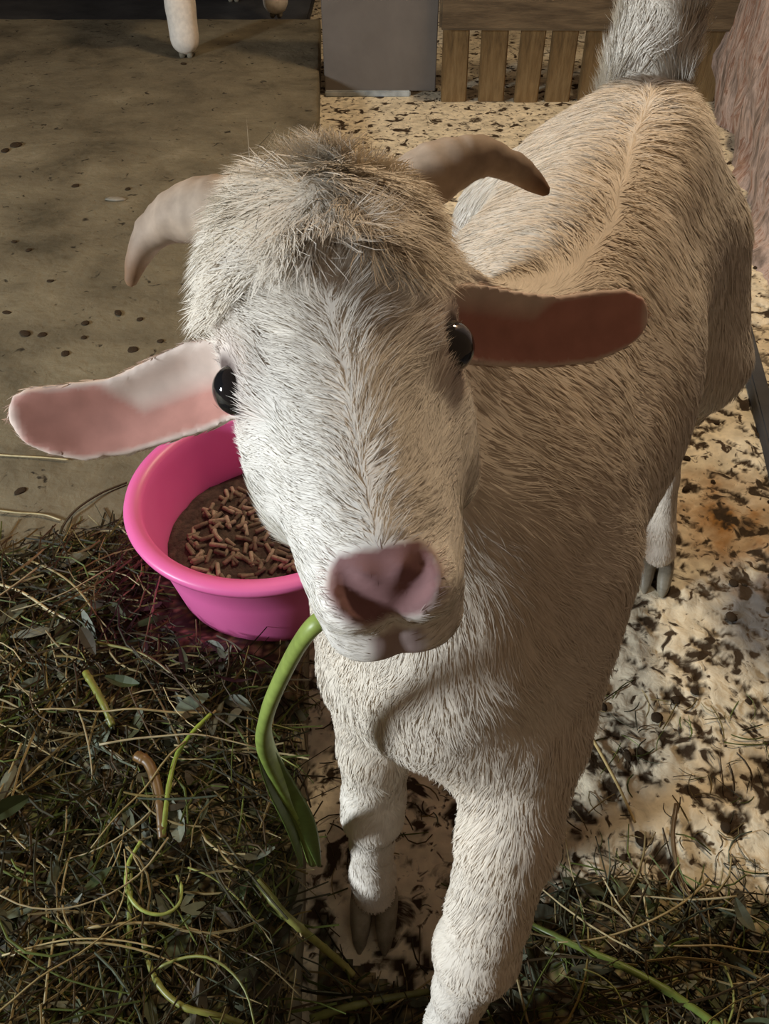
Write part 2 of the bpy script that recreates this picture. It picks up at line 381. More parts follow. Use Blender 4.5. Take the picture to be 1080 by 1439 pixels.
LEGS = [
    [((.092, .325, .390), .048), ((.084, .262, .318), .036), ((.075, .222, .262), .0290), ((.066, .198, .205), .0255), ((.061, .188, .165), .0275), ((.053, .178, .120), .0185), ((.048, .170, .066), .0175), ((.046, .162, .036), .0180)],
    [((.004, .345, .390), .046), ((-.006, .312, .312), .034), ((-.006, .296, .245), .025), ((-.008, .290, .178), .0225), ((-.009, .288, .155), .0225), ((-.010, .287, .110), .0165), ((-.010, .282, .058), .0180), ((-.009, .278, .034), .0180)],
    [((.258, .700, .400), .070), ((.285, .655, .320), .054), ((.308, .705, .235), .033), ((.316, .730, .185), .0235), ((.322, .710, .120), .0175), ((.326, .686, .060), .0185), ((.329, .672, .035), .0185)],
    [((.135, .745, .400), .070), ((.112, .700, .320), .054), ((.098, .755, .235), .033), ((.092, .772, .185), .0235), ((.088, .750, .120), .0175), ((.085, .722, .060), .0185), ((.083, .708, .035), .0185)]]
def sd_body(p):
    Mb = yawM(BY)
    d = sd_ell(p, (.124, .520, .392), (.110, .20, .132), Mb)
    d = smin(d, sd_ell(p, (.196, .690, .428), (.100, .120, .104), Mb), .06)
    d = smin(d, sd_ell(p, (.056, .350, .400), (.080, .108, .118), yawM(math.radians(14))), .06)
    d = smin(d, sd_ell(p, (.038, .288, .352), (.058, .060, .076)), .05)                    # brisket
    d = smin(d, sd_chain(p, [((.084, .390, .496), .024), ((.140, .520, .506), .026), ((.204, .660, .512), .028), ((.226, .735, .500), .030)]), .045)
    nb = head_w(-.052, -.022, 0); nt = head_w(-.020, -.040, 0)
    d = smin(d, sd_chain(p, [(nb, .042), ((nb+np.array((.045, .375, .455)))/2+np.array((0, .01, 0)), .058), ((.054, .374, .440), .072)]), .03)
    d = smin(d, sd_chain(p, [(nt, .030), ((.038, .300, .400), .060)]), .03)
    return d
def sd_legs(p):
    d = sd_chain(p, LEGS[0])
    for L in LEGS[1:]: d = np.minimum(d, sd_chain(p, L))
    return d
TAIL = [((.224, .765, .478), .030), ((.236, .800, .530), .029), ((.242, .815, .580), .028), ((.246, .815, .640), .020), ((.246, .805, .675), .006)]
def groups(p):
    return [sd_body(p), sd_legs(p), sd_chain(p, TAIL), sd_head(p), np.minimum(sd_ear(p, 0), sd_ear(p, 1))]
def sd_goat(p):
    b, l, t, h, e = groups(p)
    d = smin(b, l, .035); d = smin(d, t, .02); d = smin(d, h, .022); d = smin(d, e, .006)
    return d

def surface_nets(sdf, lo, hi, vox, blk=16):
    lo = np.asarray(lo, float); n = np.ceil((np.asarray(hi)-lo)/vox/blk).astype(int)
    F = np.ones(n*blk, np.float32)
    ii = np.stack(np.meshgrid(*[np.arange(k) for k in n], indexing='ij'), -1).reshape(-1, 3)
    cd = sdf(lo+(ii+0.5)*blk*vox-0.5*vox)
    loc = np.stack(np.meshgrid(*[np.arange(blk)]*3, indexing='ij'), -1).reshape(-1, 3)
    act = np.abs(cd) < blk*vox*1.45
    for b in ii[(~act) & (cd < 0)]:
        s = b*blk; F[s[0]:s[0]+blk, s[1]:s[1]+blk, s[2]:s[2]+blk] = -1
    bl = ii[act]
    for c in range(0, len(bl), 24):
        ch = bl[c:c+24]
        p = lo+(ch[:, None, :]*blk+loc[None]).reshape(-1, 3)*vox
        v = sdf(p).reshape(len(ch), blk, blk, blk)
        for b, x in zip(ch, v):
            s = b*blk; F[s[0]:s[0]+blk, s[1]:s[1]+blk, s[2]:s[2]+blk] = x
    S = F < 0
    any_ = np.zeros(np.array(F.shape)-1, bool); all_ = np.ones_like(any_)
    cor = [(i, j, k) for i in (0, 1) for j in (0, 1) for k in (0, 1)]
    a, b_, c_ = any_.shape
    for i, j, k in cor:
        x = S[i:i+a, j:j+b_, k:k+c_]; any_ |= x; all_ &= x
    cells = np.argwhere(any_ & ~all_); idx = np.full(any_.shape, -1, np.int32); idx[tuple(cells.T)] = np.arange(len(cells))
    acc = np.zeros((len(cells), 3)); cnt = np.zeros(len(cells))
    for i, ca in enumerate(cor):
        for ax in range(3):
            if ca[ax]: continue
            cb = list(ca); cb[ax] = 1
            fa = F[tuple((cells+ca).T)]; fb = F[tuple((cells+cb).T)]; m = (fa < 0) != (fb < 0)
            t = np.where(m, fa/(fa-fb+1e-12), 0)
            pt = np.asarray(ca, float)[None].repeat(len(cells), 0); pt[:, ax] += t
            acc[m] += pt[m]; cnt += m
    V = lo+(cells+acc/cnt[:, None])*vox
    quads = []
    for ax in range(3):
        o1, o2 = [x for x in range(3) if x != ax]
        sl0 = [slice(None)]*3; sl1 = [slice(None)]*3; sl0[ax] = slice(0, -1); sl1[ax] = slice(1, None)
        e = np.argwhere(S[tuple(sl0)] != S[tuple(sl1)])
        ok = (e[:, o1] > 0) & (e[:, o2] > 0) & (e[:, o1] < any_.shape[o1]) & (e[:, o2] < any_.shape[o2]); e = e[ok]
        d1 = np.zeros(3, int); d1[o1] = 1; d2 = np.zeros(3, int); d2[o2] = 1
        q = np.stack([idx[tuple((e-d1-d2).T)], idx[tuple((e-d2).T)], idx[tuple(e.T)], idx[tuple((e-d1).T)]], -1)
        flip = S[tuple(e.T)] ^ (ax == 1)
        q[~flip] = q[~flip][:, ::-1]
        quads.append(q)
    return V, np.vstack(quads)
def vert_normals(V, Q):
    n = np.cross(V[Q[:, 2]]-V[Q[:, 0]], V[Q[:, 3]]-V[Q[:, 1]]); N = np.zeros_like(V)
    for k in range(4): np.add.at(N, Q[:, k], n)
    return N/(np.linalg.norm(N, axis=1)[:, None]+1e-12), np.linalg.norm(n, axis=1)/2
def relax(V, Q, it=2, lam=0.5):
    E = np.vstack([Q[:, [0, 1]], Q[:, [1, 2]], Q[:, [2, 3]], Q[:, [3, 0]]])
    for _ in range(it):
        A = np.zeros_like(V); c = np.zeros(len(V))
        np.add.at(A, E[:, 0], V[E[:, 1]]); np.add.at(c, E[:, 0], 1)
        V = V+lam*(A/c[:, None]-V)
    return V

GV, GQ = surface_nets(sd_goat, (-.21, .10, .012), (.44, .90, .74), .0022)
GV = relax(GV, GQ, 2, .45); GN, GA = vert_normals(GV, GQ)
print('goat verts', len(GV))
G = np.stack(groups(GV), 1); REG = G.argmin(1)                       # 0 body 1 legs 2 tail 3 head 4 ear
HQ = (GV-HO)@HM.T
white = np.array(lin(240, 236, 228)[:3]); cream = np.array(lin(230, 212, 186)[:3]); pink = np.array(lin(196, 150, 138)[:3]); nosec = np.array(lin(134, 100, 100)[:3]); earp = np.array(lin(192, 132, 120)[:3]); darkc = np.array(lin(70, 55, 52)[:3]); coolw = np.array(lin(240, 236, 228)[:3])
def mix(a, b, t): return a*(1-t[:, None])+b*t[:, None]
GC = np.tile(white, (len(GV), 1))
t = np.clip(0.45+0.35*nz(GV, 41, 3, 14), 0, 1); GC = mix(GC, np.tile(cream, (len(GV), 1)), np.where(REG == 3, 0.15, t*0.75))
s_, u_, l_ = HQ.T; hm = (REG == 3).astype(float)
tuft = hm*np.clip((-.012-s_)/.02, 0, 1)*np.clip((u_+.01)/.02, 0, 1)*np.clip(.55+.5*nz(GV, 42, 3, 60), 0, 1)
GC = mix(GC, np.tile(np.array(lin(228, 210, 180)[:3]), (len(GV), 1)), tuft*.45)
GC = mix(GC, np.tile(coolw, (len(GV), 1)), hm*np.clip((s_-.0)/.03, 0, 1))
# nose pad, lips
npd = hm*(s_ > .06)*np.clip(pip(np.stack([np.abs(l_), (u_-s_)*.7071], -1), PAD)/.0016+.3, 0, 1)
ndk = hm*np.clip((.0042-sd_chain(np.stack([s_, u_, np.abs(l_)], -1), NOSE_CUT[0])-.0015)/.002, 0, 1)
lip = hm*np.clip((s_-.101)/.004, 0, 1)*np.clip((.011-np.abs(l_))/.004, 0, 1)*np.clip((-.012-u_)/.003, 0, 1)
GC = mix(GC, np.tile(nosec, (len(GV), 1)), np.clip(npd+.75*lip, 0, 1)); nwd = hm*np.clip((.0050-sd_chain(np.stack([s_, u_, np.abs(l_)], -1), NOSE_CUT[0]))/.003, 0, 1)
GC = mix(GC, np.tile(np.array(lin(158, 126, 122)[:3]), (len(GV), 1)), nwd*(1-npd)*.8)
GC = mix(GC, np.tile(nosec, (len(GV), 1)), ndk)
for e_, c_, r0, r1 in ((0, pink, .024, .010), (0, darkc, .0150, .0105)):
    for l0 in (-1, 1):
        dd = np.sqrt(((s_-.0045)/1.15)**2+((u_-.009)/1.0)**2+((l_-l0*.046)/1.2)**2)
        GC = mix(GC, np.tile(c_, (len(GV), 1)), hm*np.clip((r0-dd)/(r0-r1), 0, 1)*(.35 if r0 > .02 else .9))
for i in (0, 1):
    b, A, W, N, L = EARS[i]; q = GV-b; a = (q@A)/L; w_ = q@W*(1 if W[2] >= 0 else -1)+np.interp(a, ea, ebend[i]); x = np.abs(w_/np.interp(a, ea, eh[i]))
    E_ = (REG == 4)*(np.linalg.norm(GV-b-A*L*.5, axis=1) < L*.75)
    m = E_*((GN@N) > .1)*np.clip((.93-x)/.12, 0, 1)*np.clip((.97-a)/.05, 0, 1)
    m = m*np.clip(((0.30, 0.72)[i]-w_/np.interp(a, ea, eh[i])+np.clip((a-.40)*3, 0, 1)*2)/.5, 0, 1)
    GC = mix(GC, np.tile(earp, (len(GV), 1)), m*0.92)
    GC = mix(GC, np.tile(pink, (len(GV), 1)), E_*(1-m)*.35)
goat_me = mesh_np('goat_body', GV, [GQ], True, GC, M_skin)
hoof_c = np.mean([L[-1][0] for L in LEGS], 0)
goat = empty('goat', (float(hoof_c[0]), float(hoof_c[1]), 0.0))
tag(goat, 'white horned young goat with raised face chewing a green stalk', 'goat')
gl = Vector(goat.location)
def gpart(name, me, mat=None):
    o = link(name, me, mat); o.parent = goat; o.location = -gl
    return o
gpart('body', goat_me)
# eyes
for l0, rot in ((-1, 1), (1, 1)):
    bm = bmesh.new(); bmesh.ops.create_uvsphere(bm, u_segments=32, v_segments=20, radius=1.0)
    R = Matrix([[HF[i], HU[i], HL[i]] for i in range(3)])
    for v in bm.verts: v.co = R @ Vector((v.co.x*.0100, v.co.y*.0102, v.co.z*.0096))
    c = head_w(.0045, .008, l0*.0414)
    bmesh.ops.translate(bm, vec=c, verts=bm.verts); e = gpart('eye', from_bm('eye', bm, M_eye, True)); e['label'] = 'glossy dark eye'
# horns
def horn(pts, dep_up, c0, c1, ctip):
    P = np.array([px(u, v, d) for u, v, d, r in pts]); R = np.array([r*d/FPX for u, v, d, r in pts])
    n = 46; C = catmull(P, n); R = np.interp(np.linspace(0, 1, n), np.linspace(0, 1, len(R)), R)
    tt = np.linspace(0, 1, n); R = R*(1+0.018*np.sin(tt*70)*np.clip(1-tt, 0, 1)); R[-1] *= .45
    V, polys = tube_arrays(C, R, 22, .88, dep_up)
    V += 0.0006*nz(V, 51, 2, 300)[:, None]*np.sign(V-V.mean(0))
    tv = np.concatenate([np.repeat(tt, 22), [0, 1]])
    cc = mix(np.tile(c0, (len(V), 1)), np.tile(c1, (len(V), 1)), np.clip(tv*1.2+.15*nz(V, 52, 3, 120), 0, 1)); cc = mix(cc, np.tile(ctip, (len(V), 1)), np.clip((tv-.72)/.2, 0, 1))
    o = gpart('horn', mesh_np('horn', V, polys, True, cc, M_horn)); o['label'] = 'short curved grey-brown horn'
hc0 = np.array(lin(184, 166, 147)[:3]); hc1 = np.array(lin(156, 137, 120)[:3]); hct = np.array(lin(134, 104, 78)[:3])
horn([(352, 305, .365, 60), (312, 296, .367, 55), (272, 297, .372, 48), (238, 308, .378, 37), (211, 331, .384, 26), (193, 364, .388, 17.5), (181, 402, .392, 8)], (0, 0, 1), hc0, hc1, hct)
horn([(560, 275, .385, 46), (605, 246, .384, 47), (648, 226, .386, 38), (684, 221, .39, 29), (718, 234, .398, 23.5), (748, 254, .404, 17.5), (770, 272, .408, 7)], (0, 0, 1), hc0, hc1, hct)
# hooves: two claws each
def hoof(base, fwd, parent_fn, mat):
    fwd = unit((fwd[0], fwd[1], 0)); lat = np.array([fwd[1], -fwd[0], 0]); parts = []
    for sgn in (-1, 1):
        prof = [(-.018, .0075, .020), (-.010, .0105, .030), (.004, .0110, .034), (.018, .0095, .026), (.030, .0060, .014), (.036, .0015, .005)]
        k = 12; rows = []
        for f_, hw2, hz in prof:
            ring = []
            for a in np.arange(k)/k*2*math.pi:
                x = math.cos(a); z = math.sin(a)
                zz = hz*(0.5+0.5*np.sign(z)*abs(z)**.7); wx = hw2*np.sign(x)*abs(x)**.8*(1-.18*(zz/.034))
                ring.append(np.asarray(base)+fwd*(f_-.10*zz)+lat*(sgn*(.0108-.02*max(f_, 0)*.3)+wx)+np.array([0, 0, zz]))
            rows.append(ring)
        V = np.array(rows).reshape(-1, 3); n = len(prof); i = np.arange(n-1)[:, None]*k; j = np.arange(k)[None, :]
        Q = np.stack([i+j, i+(j+1) % k, i+k+(j+1) % k, i+k+j], -1).reshape(-1, 4)
        V = np.vstack([V, V[:k].mean(0), V[-k:].mean(0)]); jj = np.arange(k); m = len(V)
        parts.append((V, [Q, np.stack([np.full(k, m-2), (jj+1) % k, jj], -1), np.stack([np.full(k, m-1), (n-1)*k+jj, (n-1)*k+(jj+1) % k], -1)]))
    V, polys = join_arrays(parts)
    o = parent_fn('hoof', mesh_np('hoof', V, polys, True, None, mat)); o['label'] = 'pale cloven hoof'
    return o
for L, fw_ in zip(LEGS, ((-.15, -1), (-.05, -1), (-.25, -1), (-.25, -1))):
    b = np.array(L[-1][0]); hoof((b[0], b[1]-.004, -.003), fw_, gpart, M_hoof)

# ------------------------------------------------------------------ goat coat: short ribbons lying along the body
def hair(V, N, Q, A, C, reg, dens, guide, length, lift, width, count, clump, wild, seed, mat, parent_fn, label):
    r = np.random.default_rng(seed)
    wq = A*dens[Q].mean(1); cs = np.cumsum(wq); fi = np.searchsorted(cs, r.random(count)*cs[-1])
    a, b = r.random(count), r.random(count); q = Q[fi]
    wt = np.stack([(1-a)*(1-b), a*(1-b), a*b, (1-a)*b], 1)[:, :, None]
    p = (V[q]*wt).sum(1); n = (N[q]*wt).sum(1); n /= np.linalg.norm(n, axis=1)[:, None]
    c = (C[q]*wt).sum(1); g = (guide[q]*wt).sum(1); L = (length[q]*wt[:, :, 0]).sum(1)*r.uniform(.65, 1.25, count); lf = (lift[q]*wt[:, :, 0]).sum(1)
    wd_ = (wild[q]*wt[:, :, 0]).sum(1); wdt = (width[q]*wt[:, :, 0]).sum(1); cl = (clump[q]*wt[:, :, 0]).sum(1)
    t = g-(g*n).sum(1)[:, None]*n; t /= np.linalg.norm(t, axis=1)[:, None]+1e-9
    s = np.cross(n, t)
    ang = wd_*(1.3*nz(p, seed+1, 2, 90)+1.0*nz(p, seed+2, 2, 260)+.35*r.normal(size=count))
    t = t*np.cos(ang)[:, None]+s*np.sin(ang)[:, None]; s = np.cross(n, t)
    curl = wd_*.7*r.normal(size=count)+wd_*.8*nz(p, seed+3, 2, 120)
    key = np.floor((p+1)/.0065).astype(np.int64); key = key[:, 0]*4000000+key[:, 1]*2000+key[:, 2]
    _, inv = np.unique(key, return_inverse=True); inv = inv.ravel(); cnt = np.bincount(inv)
    rows = []; S = (0, .38, .74, 1.0)
    for k, x in enumerate(S):
        pos = p+L[:, None]*(x*(1-.35*(curl*x)[:, None]**2)*t+(curl*x*x)[:, None]*.6*s+(lf*x*(1-.45*x))[:, None]*n)
        cen = np.stack([np.bincount(inv, pos[:, d])/cnt for d in range(3)], 1)[inv]
        pos = pos+(cen-pos)*(cl*x)[:, None]
        rows.append(pos)
    roll = np.clip(r.normal(size=count)*.45, -1.1, 1.1); sv = s*np.cos(roll)[:, None]+n*np.sin(roll)[:, None]
    W = wdt*r.uniform(.7, 1.3, count)
    vs = []
    for k, x in enumerate(S[:-1]):
        wv = sv*(W*(1-.45*x))[:, None]/2; vs += [rows[k]-wv, rows[k]+wv]
    vs.append(rows[3])
    VV = np.stack(vs, 1).reshape(-1, 3); o = np.arange(count)[:, None]*7
    q1 = np.vstack([o+np.array([1, 0, 2, 3]), o+np.array([3, 2, 4, 5])]); t1 = o+np.array([5, 4, 6])
    hn = n+.06*r.normal(size=(count, 3)); hn /= np.linalg.norm(hn, axis=1)[:, None]
    cc = np.clip(c*r.normal(1.0, .038, count)[:, None]*np.array([1.0, .995, .985]), 0, .95)
    me = mesh_np('coat', VV, [q1, t1], True, np.repeat(cc, 7, 0), mat)
    me.normals_split_custom_set_from_vertices(np.repeat(hn, 7, 0).astype(np.float32))
    ob = parent_fn('coat', me); ob['kind'] = 'stuff'; ob['label'] = label
    return ob
nv = len(GV); down = np.array([0, 0, -1.0]); back = np.array([math.sin(BY), math.cos(BY), 0])
dens = np.full(nv, 1.25); length = np.full(nv, .018); lift = np.full(nv, .05); width = np.full(nv, .00060); clump = np.full(nv, .22); wild = np.full(nv, .22); guide = np.tile(down*.9+back*.45, (nv, 1))
m = REG == 0
ax_x = .047+.352*(GV[:, 1]-.22); side = np.tanh((GV[:, 0]-ax_x+.008*nz(GV, 43, 2, 60))/.006); spn = np.clip((GV[:, 2]-.47)/.04, 0, 1)*m*np.clip((GV[:, 1]-.41)/.05, 0, 1)
guide += (spn*side)[:, None]*np.array([math.cos(BY), -math.sin(BY), 0])*.9-spn[:, None]*back*.15
length += spn*.010
brk = m*np.clip((.34-GV[:, 1])/.06, 0, 1)*np.clip((.36-GV[:, 2])/.06, 0, 1); length += brk*.012; guide += brk[:, None]*np.array([0, -.25, -.6])
m = REG == 1; guide[m] = down+np.array([0, .1, 0]); length[m] = .008; dens[m] = 1.5; lift[m] = .08; wild[m] = .2
up_ = m & (GV[:, 2] > .22); length[up_] = .015; lift[up_] = .12
m = REG == 2; guide[m] = np.array([0, 0, .9]); length[m] = .030; lift[m] = .65; dens[m] = 2.2; wild[m] = .4
m = REG == 3
outw = np.sign(l_)[:, None]*HL
gd = -HF*.9+outw*.75; guide[m] = gd[m]; dens[m] = 4.2; width[m] = .00030; clump[m] = .25; wild[m] = .30
length[m] = (np.interp(s_, [-.09, -.03, .01, .05, .08, .1], [.02, .02, .0165, .012, .008, .004]))[m]; lift[m] = np.interp(s_, [-.03, .02, .07], [.25, .15, .10])[m]
fore = m & (s_ < -.012) & (u_ > -.012); ft = np.clip((-.014-s_)/.016, 0, 1)*np.clip((u_+.004)/.02, 0, 1)*m*np.clip((.050-np.abs(l_))/.016, .25, 1)
length += ft*.014; lift += ft*.16; wild += ft*.70; clump += ft*.30; dens += ft*1.6; width += ft*.00014
fg = HF*.55+outw*.55+HU*.1; guide = guide*(1-ft[:, None])+fg*ft[:, None]
chin = m & (s_ > .060) & (u_ < -.042); length[chin] = .016; guide[chin] = np.array([0, .15, -1]); 
dens[(npd+lip+ndk) > .12] = 0.03; length[(npd+lip) > .3] = .003
de = np.minimum(np.linalg.norm(HQ-np.array([.0045, .009, .046]), axis=1), np.linalg.norm(HQ-np.array([.0045, .009, -.046]), axis=1)); dens[de < .0150] = 0; length[de < .022] *= .5
m = REG == 4
for i in (0, 1):
    b, A, W, N, L = EARS[i]; near = m & (np.linalg.norm(GV-b-A*L*.5, axis=1) < L*.75); guide[near] = A
    inner = near & ((GN@N) > .15); dens[near] = 1.4; length[near] = .006; lift[near] = .2; wild[near] = .25; dens[inner] = 0
dens[GV[:, 2] < .03] = 0
hair(GV, GN, GQ, GA, GC, REG, dens, guide, length, lift, width, 240000, clump, wild, 77, M_fur, gpart, 'white fur with tan tinge and tousled forelock')

# ------------------------------------------------------------------ feed basin
BC = np.array([-.124, .618]); BZ = SLAB_H-.001
basin = empty('feed_basin', (BC[0], BC[1], BZ)); tag(basin, 'round pink plastic basin of feed behind the goat', 'basin')
prof = [(0, .004), (.088, .004), (.094, .006), (.100, .016), (.112, .070), (.120, .112), (.1215, .124), (.1235, .128), (.132, .1295), (.1385, .128), (.140, .124), (.1385, .119), (.130, .116), (.124, .112), (.117, .070), (.105, .012), (.100, .002), (.094, 0), (0, 0)]
kk = 96; V = np.array([[r*math.cos(a), r*math.sin(a), z] for r, z in prof for a in np.arange(kk)/kk*2*math.pi]); n = len(prof)
i = np.arange(n-1)[:, None]*kk; j = np.arange(kk)[None, :]
link('basin_body', mesh_np('basin_body', V, [np.stack([i+j, i+(j+1) % kk, i+kk+(j+1) % kk, i+kk+j], -1).reshape(-1, 4)], True, None, M_pink), None, basin)
# feed mash surface
nr, na = 26, 72; fr = np.linspace(0, 1, nr); P = np.array([[r*.1110*math.cos(a), r*.1110*math.sin(a), 0] for r in fr for a in np.arange(na)/na*2*math.pi])
rr = np.hypot(P[:, 0], P[:, 1])/.1110
feed_h = lambda p: .060+.012*(1-(np.hypot(p[:, 0]-.02, p[:, 1]+.0)/.12)**2)+.0025*nz(np.c_[p[:, :2], 0*p[:, 0]], 61, 3, 160)
P[:, 2] = feed_h(P); P[rr > .99, 2] -= .006
i = np.arange(nr-1)[:, None]*na; j = np.arange(na)[None, :]
fm = link('feed_mash', mesh_np('feed_mash', P, [np.stack([i+j, i+(j+1) % na, i+na+(j+1) % na, i+na+j], -1).reshape(-1, 4)], True, None, M_feed)); fm.location = basin.location
fm['kind'] = 'stuff'; tag(fm, 'dark brown crumbly feed filling the pink basin', 'feed')
pm = []
for k, cc in enumerate([(160, 144, 124), (138, 124, 106), (186, 170, 150), (112, 100, 86)]):
    bm = bmesh.new(); bmesh.ops.create_cone(bm, cap_ends=True, segments=8, radius1=.0024, radius2=.0023, depth=.013+.003*(k % 3))
    bmesh.ops.bevel(bm, geom=[e for e in bm.edges if len(e.link_faces) == 2 and any(len(f.verts) > 4 for f in e.link_faces)], offset=.0006, segments=1, affect='EDGES')
    pm.append(from_bm('feed_pellet', bm, noise_mat('feed_pellet_%d' % k, [(0.3, lin(*[x*.75 for x in cc])), (0.7, lin(*cc))], 200, 4, 0.8, 0.2, 300, .001), True))
for k in range(299):
    a = random.random()*6.283; r = .086*math.sqrt(random.random()); q = np.array([[.004+r*math.cos(a), r*math.sin(a)-.008, 0]])
    if np.hypot(*q[0, :2]) > .104: continue
    o = link('feed_pellet', pm[k % 4]); o.location = (BC[0]+q[0, 0], BC[1]+q[0, 1], BZ+feed_h(q)[0]+.0012+.003*random.random()*(k % 3 == 0))
    o.rotation_euler = (math.pi/2+random.gauss(0, .28), random.random()*6.28, random.random()*6.28); o.rotation_mode = 'XYZ'
    o.rotation_euler = (math.pi/2+random.gauss(0, .22), 0, random.random()*6.28)
    tag(o, '%s feed pellet lying on the feed in the pink basin' % ('short tan', 'brown', 'long pale beige', 'short dark brown')[k % 4], 'pellet', 'feed pellets in the pink basin')

# ------------------------------------------------------------------ grass litter
polyL = np.array([onz(u, v, SLAB_H)[:2] for u, v in [(-60, 775), (60, 765), (130, 750), (200, 735), (230, 790), (300, 850), (400, 880), (436, 960), (428, 1060), (424, 1200), (424, 1439)]]+[np.array(p) for p in [(-.055, -.15), (-.95, -.15), (-.95, .62)]])
polyR = np.array([onz(u, v, 0)[:2] for u, v in [(440, 1190), (480, 1330), (600, 1400), (700, 1330), (735, 1270), (800, 1235), (900, 1225), (990, 1245), (1080, 1260), (1180, 1300)]]+[np.array(p) for p in [(.55, .12), (.55, -.2), (-.04, -.2)]])
def heapL(P):
    d = pip(P, polyL); e = np.clip(d/.07, 0, 1); e = e*e*(3-2*e)
    return e*(.020+.010*nz(P, 71, 3, 22)+.006*nz(P, 72, 2, 70)), d
def heapR(P):
    d = pip(P, polyR); e = np.clip(d/.05, 0, 1); e = e*e*(3-2*e)
    return e*(.007+.005*nz(P, 73, 3, 30)), d
def heap_grid(name, x0, x1, y0, y1, nx, ny, hf, z0):
    X, Y = np.meshgrid(np.linspace(x0, x1, nx), np.linspace(y0, y1, ny)); P = np.stack([X.ravel(), Y.ravel(), 0*X.ravel()], -1)
    h, d = hf(P); P[:, 2] = z0+h
    i = (np.arange(ny-1)[:, None]*nx+np.arange(nx-1)[None, :]).ravel(); Q = np.stack([i, i+1, i+nx+1, i+nx], -1)
    Q = Q[(d[Q] > 0.004).all(1)]
    use = np.unique(Q); mp = np.full(len(P), -1); mp[use] = np.arange(len(use))
    return P[use], mp[Q]
PAL = [((50, 46, 26), .30), ((72, 58, 38), .28), ((134, 118, 80), .12), ((168, 152, 112), .04), ((88, 98, 44), .14), ((84, 90, 72), .07), ((112, 96, 52), .06)]
pc = np.array([lin(*c)[:3] for c, _ in PAL]); pw = np.array([w_ for _, w_ in PAL]); pw /= pw.sum()
FEET = np.array([L[-1][0] for L in LEGS])
def blocked(P):
    """points inside the goat, its hooves or the basin"""
    b = np.zeros(len(P), bool)
    n = (P[:, 0] > -.12) & (P[:, 0] < .42) & (P[:, 1] > .08) & (P[:, 1] < .86)
    if n.any(): b[n] = sd_goat(P[n]) < .002
    for f in FEET: b |= (np.hypot(P[:, 0]-f[0], (P[:, 1]-f[1]+.014)*.8) < .030) & (P[:, 2] < .06)
    z = P[:, 2]-BZ
    b |= (np.hypot(P[:, 0]-BC[0], P[:, 1]-BC[1]) < np.where(z < .112, .102+.22*np.clip(z, 0, .112), .141)) & (z < .135)
    return b
def litter(name, count, sample, zf, seed, lmin, lmax, rmin, rmax):
    """many thin bent stems as one mesh: 3-sided tubes of 5 rings"""
    r = np.random.default_rng(seed); p = sample(r, count); count = len(p)
    L = r.uniform(lmin, lmax, count)*r.uniform(.5, 1, count); a = r.random(count)*6.283; bend = r.normal(size=count)*.6; R = r.uniform(rmin, rmax, count)
    ts = np.linspace(-.5, .5, 5); ring = []
    tilt = r.normal(size=count)*.09; arch = r.uniform(-.25, .5, count)
    for t in ts:
        ang = a+bend*t
        c = np.stack([p[:, 0]+L*t*np.cos(ang), p[:, 1]+L*t*np.sin(ang), np.zeros(count)], -1)
        c[:, 2] = np.maximum(p[:, 2]+L*(tilt*t+arch*(.06-.24*t*t)*.6), zf(c)+R*.6)
        ring.append((c, ang))
    vs = []
    for k, (c, ang) in enumerate(ring):
        sx = np.stack([-np.sin(ang), np.cos(ang), 0*ang], -1); rr_ = (R*(1-.5*abs(ts[k])))[:, None]
        for al in (math.pi/2, math.pi*7/6, -math.pi/6): vs.append(c+rr_*(math.cos(al)*sx+math.sin(al)*np.array([0, 0, 1.0])))
    V = np.stack(vs, 1).reshape(-1, 3); q = []
    for k in range(4):
        for j in range(3): q.append([k*3+j, k*3+(j+1) % 3, k*3+3+(j+1) % 3, k*3+3+j])
    ok = ~blocked(V).reshape(count, 15).any(1); V = V.reshape(count, 15, 3)[ok].reshape(-1, 3); count = int(ok.sum())
    Q = (np.arange(count)[:, None, None]*15+np.array(q)[None]).reshape(-1, 4)
    C = pc[r.choice(len(pc), count, p=pw)]*r.uniform(.7, 1.25, count)[:, None]
    return V, [Q], np.repeat(C, 15, 0)
def leaf_arrays(rng_, n, sample, zf):
    p = sample(rng_, n); n = len(p); out = []; cols = []
    for k in range(n):
        L = rng_.uniform(.015, .04); W = L*rng_.uniform(.22, .4); a = rng_.random()*6.28; ca, sa = math.cos(a), math.sin(a); cr = rng_.normal()*.4; bd = rng_.normal()*.5; tw = rng_.normal()*.35
        g = []
        for i_ in range(5):
            t = i_/4; ww = W*math.sin(math.pi*min(max(t*.92+.05, 0), 1))**.8
            for j_ in (-1, 0, 1):
                x = (t-.5)*L; y = j_*ww*.5; z = abs(j_)*ww*cr*.5+bd*L*(t-.5)**2+tw*y
                g.append([p[k, 0]+x*ca-y*sa, p[k, 1]+x*sa+y*ca, p[k, 2]+z])
        g = np.array(g); g[:, 2] = np.maximum(g[:, 2], zf(g)+.001)
        if n > 1 and blocked(g).any(): continue
        q = np.array([[i_*3+j_, i_*3+j_+1, i_*3+j_+4, i_*3+j_+3] for i_ in range(4) for j_ in range(2)])
        out.append((g, [q])); c = np.array(lin(*[(70, 74, 50), (88, 92, 74), (60, 52, 34), (104, 108, 92), (58, 70, 36)][rng_.integers(5)])[:3])
        cols.append(np.tile(c*rng_.uniform(.7, 1.2), (15, 1)))
    V, polys = join_arrays(out); return V, polys, np.vstack(cols)
